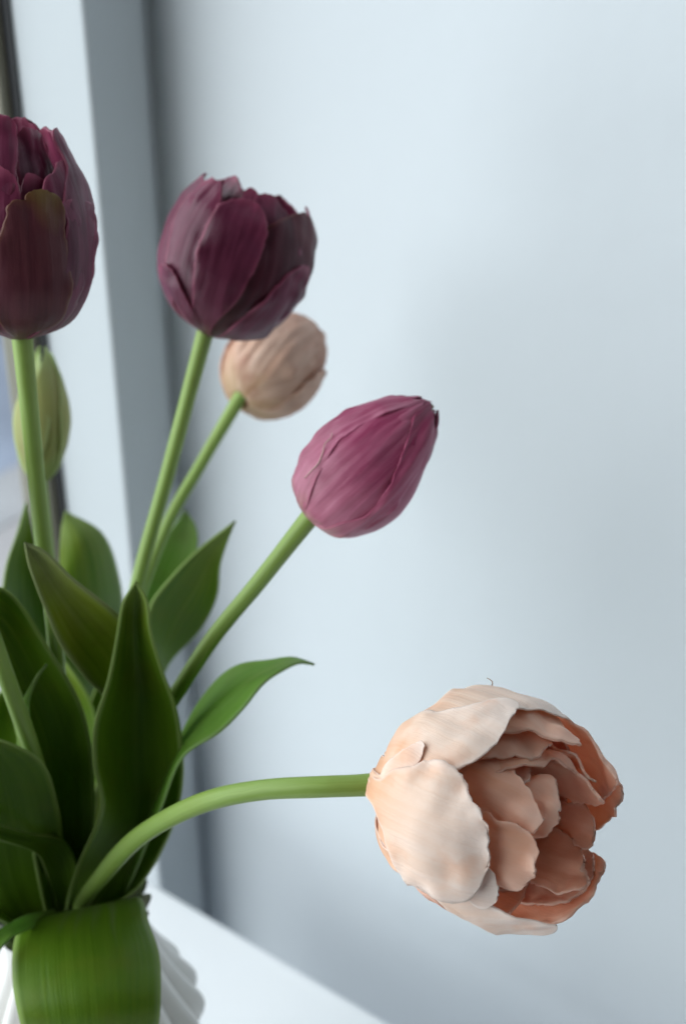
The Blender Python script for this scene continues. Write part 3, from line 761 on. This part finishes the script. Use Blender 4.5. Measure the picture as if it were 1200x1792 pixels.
# --- green bud
t_gb = empty('tulip', P(118, 1640, 0.60)); tag(t_gb, 'unopened pale green tulip bud tucked behind a thick stem', 'tulip')
sh = Shell(P(70, 846, 0.60), P(77, 604, 0.60), [(0, 0.09), (0.05, 0.45), (0.15, 0.76), (0.3, 0.97), (0.45, 1.0), (0.62, 0.88), (0.78, 0.64), (0.9, 0.38), (1.0, 0.12)], 0.0108)
for i, ph in enumerate((0.2, 2.3, 4.4)):
    lobe(t_gb, sh, 'budgreen', ph, 1.3, sh.L * 0.99, k=1.0, seed=130 + i, ridge=0.0003, ruff=0.0001, serr=0.0001, blunt=-0.5)
for i, ph in enumerate((1.25, 3.35, 5.45)):
    lobe(t_gb, sh, 'budgreen', ph, 0.85, sh.L * 0.95, k=1.07, seed=134 + i, ridge=0.0003, ruff=0.0001, serr=0.0001, blunt=-0.5)
stem(t_gb, [(120, 1680, 0.60), (115, 1450, 0.60), (100, 1150, 0.60), (84, 960, 0.60), (70, 842, 0.60)], 0.0026)

# --- tulip leaning out of the picture
t_lo = empty('tulip', P(105, 1640, 0.55)); tag(t_lo, 'tulip stem leaning away over the leaves towards the window', 'tulip')
sh = Shell(P(-92, 905, 0.475), P(-150, 740, 0.47), [(0, 0.09), (0.04, 0.55), (0.12, 0.80), (0.25, 0.96), (0.4, 1.0), (0.55, 0.93), (0.72, 0.74), (0.86, 0.52), (1.0, 0.2)], 0.018)
for i, ph in enumerate((0.0, 1.05, 2.1, 3.14, 4.2, 5.25)):
    lobe(t_lo, sh, 'mauve', ph, 0.95, sh.L * 0.98, k=0.96 + 0.07 * (i % 2), seed=140 + i)
stem(t_lo, [(115, 1680, 0.56), (100, 1540, 0.555), (85, 1420, 0.53), (52, 1300, 0.492), (6, 1170, 0.475), (-50, 1010, 0.470), (-92, 905, 0.468)], 0.0030)

# ---------------------------------------------------------------- leaves (parts of their tulips)
# broad upright leaf clasping the arching stem
leaf(t_open, [(112, 1650), (116, 1590), (135, 1520), (170, 1440), (178, 1400), (165, 1340), (166, 1270), (190, 1190), (205, 1115), (216, 1055), (238, 1018)],
     [(170, 1650), (195, 1592), (245, 1550), (290, 1475), (315, 1400), (320, 1325), (308, 1240), (283, 1170), (263, 1100), (257, 1050), (238, 1018)],
     [0.545, 0.525, 0.505, 0.495, 0.49, 0.485, 0.478], [0.56, 0.54, 0.525, 0.51, 0.50, 0.485, 0.478], cup=0.016, mat='leaf', seed=3)
# leaf bent to the left behind it
leaf(t_p2, [(150, 1650), (160, 1450), (185, 1230), (150, 1185), (108, 1130), (78, 1060), (52, 990), (44, 950)],
     [(190, 1650), (215, 1450), (260, 1230), (245, 1120), (200, 1070), (130, 1015), (78, 965), (44, 950)],
     [0.575, 0.565, 0.54, 0.505, 0.48, 0.462], [0.58, 0.57, 0.545, 0.51, 0.478, 0.462], cup=0.010, mat='leaf_olive', seed=4)
# two leaves behind, by the window
leaf(t_gb, [(95, 1650), (100, 1300), (104, 1100), (105, 990), (108, 930), (114, 895)],
     [(150, 1650), (190, 1300), (214, 1100), (210, 1020), (180, 935), (114, 895)],
     [0.60, 0.60, 0.60, 0.63], [0.60, 0.63, 0.655, 0.63], cup=-0.008, mat='leaf', seed=5)
leaf(t_gb, [(85, 1650), (30, 1300), (5, 1100), (10, 1000), (32, 930), (46, 880)],
     [(130, 1650), (110, 1300), (90, 1120), (74, 1020), (60, 940), (46, 880)],
     [0.60, 0.60, 0.60, 0.62], [0.60, 0.63, 0.645, 0.62], cup=0.006, mat='leaf', seed=6)
# arching leaf coming from the left
leaf(t_lo, [(90, 1640), (60, 1500), (40, 1330), (0, 1180), (-40, 1120), (-80, 1110)],
     [(140, 1640), (165, 1420), (150, 1260), (95, 1150), (0, 1028), (-80, 1110)],
     [0.55, 0.525, 0.505, 0.495, 0.48], [0.555, 0.53, 0.51, 0.49, 0.475], cup=0.008, mat='leaf', seed=7)
leaf(t_lo, [(60, 1560), (30, 1330), (40, 1230), (60, 1190), (82, 1163)], [(90, 1560), (60, 1330), (52, 1230), (68, 1185), (82, 1163)],
     [0.575, 0.545, 0.50, 0.482], [0.575, 0.545, 0.50, 0.482], cup=0.001, mat='leaf_pale', seed=8)
# dark leaf on the right of the stems
leaf(t_mv, [(150, 1650), (215, 1350), (262, 1150), (262, 1065), (300, 1010), (350, 960), (412, 912)],
     [(190, 1650), (250, 1350), (290, 1172), (352, 1100), (380, 1045), (386, 985), (412, 912)],
     [0.58, 0.585, 0.58, 0.565], [0.58, 0.60, 0.605, 0.565], cup=0.004, mat='leaf', seed=9)
leaf(t_pb, [(170, 1650), (200, 1300), (235, 1100), (262, 1010), (290, 945), (324, 893)],
     [(200, 1650), (250, 1300), (300, 1100), (345, 960), (342, 920), (324, 893)],
     [0.60, 0.63, 0.645], [0.60, 0.64, 0.645], cup=0.004, mat='leaf_pale', seed=10)
# leaf reaching right
leaf(t_mv, [(190, 1560), (270, 1380), (318, 1285), (345, 1235), (385, 1185), (420, 1163), (470, 1156), (512, 1151), (550, 1163)],
     [(210, 1590), (280, 1420), (320, 1325), (385, 1280), (425, 1240), (462, 1195), (500, 1170), (525, 1160), (550, 1163)],
     [0.565, 0.55, 0.54, 0.53, 0.515, 0.50], [0.555, 0.52, 0.49, 0.48, 0.485, 0.50], cup=0.003, mat='leaf_pale', seed=11)
# broad leaf hanging over the rim
leaf(t_open, [(95, 1600), (50, 1615), (28, 1640), (22, 1700), (30, 1760), (55, 1850), (110, 1960), (165, 2010)],
     [(215, 1580), (245, 1572), (262, 1620), (278, 1670), (281, 1730), (276, 1800), (240, 1930), (165, 2010)],
     [0.535, 0.488, 0.468, 0.478, 0.497, 0.515], [0.54, 0.495, 0.472, 0.480, 0.497, 0.515], cup=-0.006, mat='leaf', seed=12, wav=0.003)
# small pale leaf bottom left, and the folded one above
leaf(t_lo, [(95, 1592), (50, 1600), (10, 1620), (-40, 1660), (-80, 1720)], [(98, 1600), (60, 1622), (15, 1645), (-30, 1700), (-80, 1720)],
     [0.53, 0.49, 0.475, 0.47], [0.53, 0.485, 0.47, 0.47], cup=0.003, mat='leaf_pale', seed=13)
leaf(t_lo, [(105, 1600), (85, 1540), (65, 1495), (0, 1470), (-60, 1450)], [(125, 1600), (135, 1520), (110, 1470), (50, 1458), (-60, 1425)],
     [0.55, 0.53, 0.505, 0.49], [0.55, 0.53, 0.51, 0.49], cup=0.004, mat='leaf', seed=14)
# crowded leaves filling the mouth of the vase
leaf(t_p2, [(100, 1640), (80, 1450), (70, 1330), (85, 1200), (110, 1150)], [(170, 1640), (185, 1450), (180, 1330), (160, 1230), (110, 1150)],
     [0.58, 0.575, 0.565, 0.56], [0.58, 0.575, 0.565, 0.56], cup=0.006, mat='leaf', seed=15)
leaf(t_pl, [(60, 1640), (-20, 1450), (-40, 1330), (-10, 1230), (20, 1190)], [(130, 1640), (130, 1450), (110, 1340), (70, 1250), (20, 1190)],
     [0.58, 0.57, 0.56, 0.56], [0.58, 0.575, 0.565, 0.56], cup=0.006, mat='leaf', seed=16)
leaf(t_pl, [(40, 1660), (-60, 1560), (-100, 1420), (-90, 1330), (-40, 1280)], [(110, 1640), (112, 1500), (102, 1410), (70, 1330), (-40, 1280)],
     [0.56, 0.52, 0.485, 0.462], [0.565, 0.53, 0.492, 0.462], cup=0.006, mat='leaf', seed=17)
leaf(t_pb, [(140, 1640), (130, 1450), (140, 1300), (170, 1200), (210, 1150)], [(220, 1620), (290, 1430), (290, 1300), (260, 1200), (210, 1150)],
     [0.59, 0.595, 0.60, 0.60], [0.58, 0.59, 0.60, 0.60], cup=0.006, mat='leaf', seed=18)
leaf(t_pl, [(30, 1640), (-120, 1480), (-190, 1250), (-180, 1100), (-150, 1010)], [(90, 1640), (-20, 1450), (-90, 1250), (-110, 1100), (-150, 1010)],  # out of view on the window side, added to shade the bunch
     [0.57, 0.56, 0.55, 0.55], [0.58, 0.57, 0.56, 0.55], cup=0.006, mat='leaf', seed=19)

leaf(t_lo, [(60, 1640), (-120, 1500), (-210, 1350), (-260, 1200), (-270, 1080)], [(80, 1660), (-60, 1560), (-120, 1420), (-170, 1250), (-270, 1080)],  # unseen leaf added between lamp and bunch to cast shadow on the lower left
     [0.55, 0.50, 0.47, 0.46, 0.46], [0.54, 0.47, 0.43, 0.43, 0.46], cup=0.006, mat='leaf', seed=20)
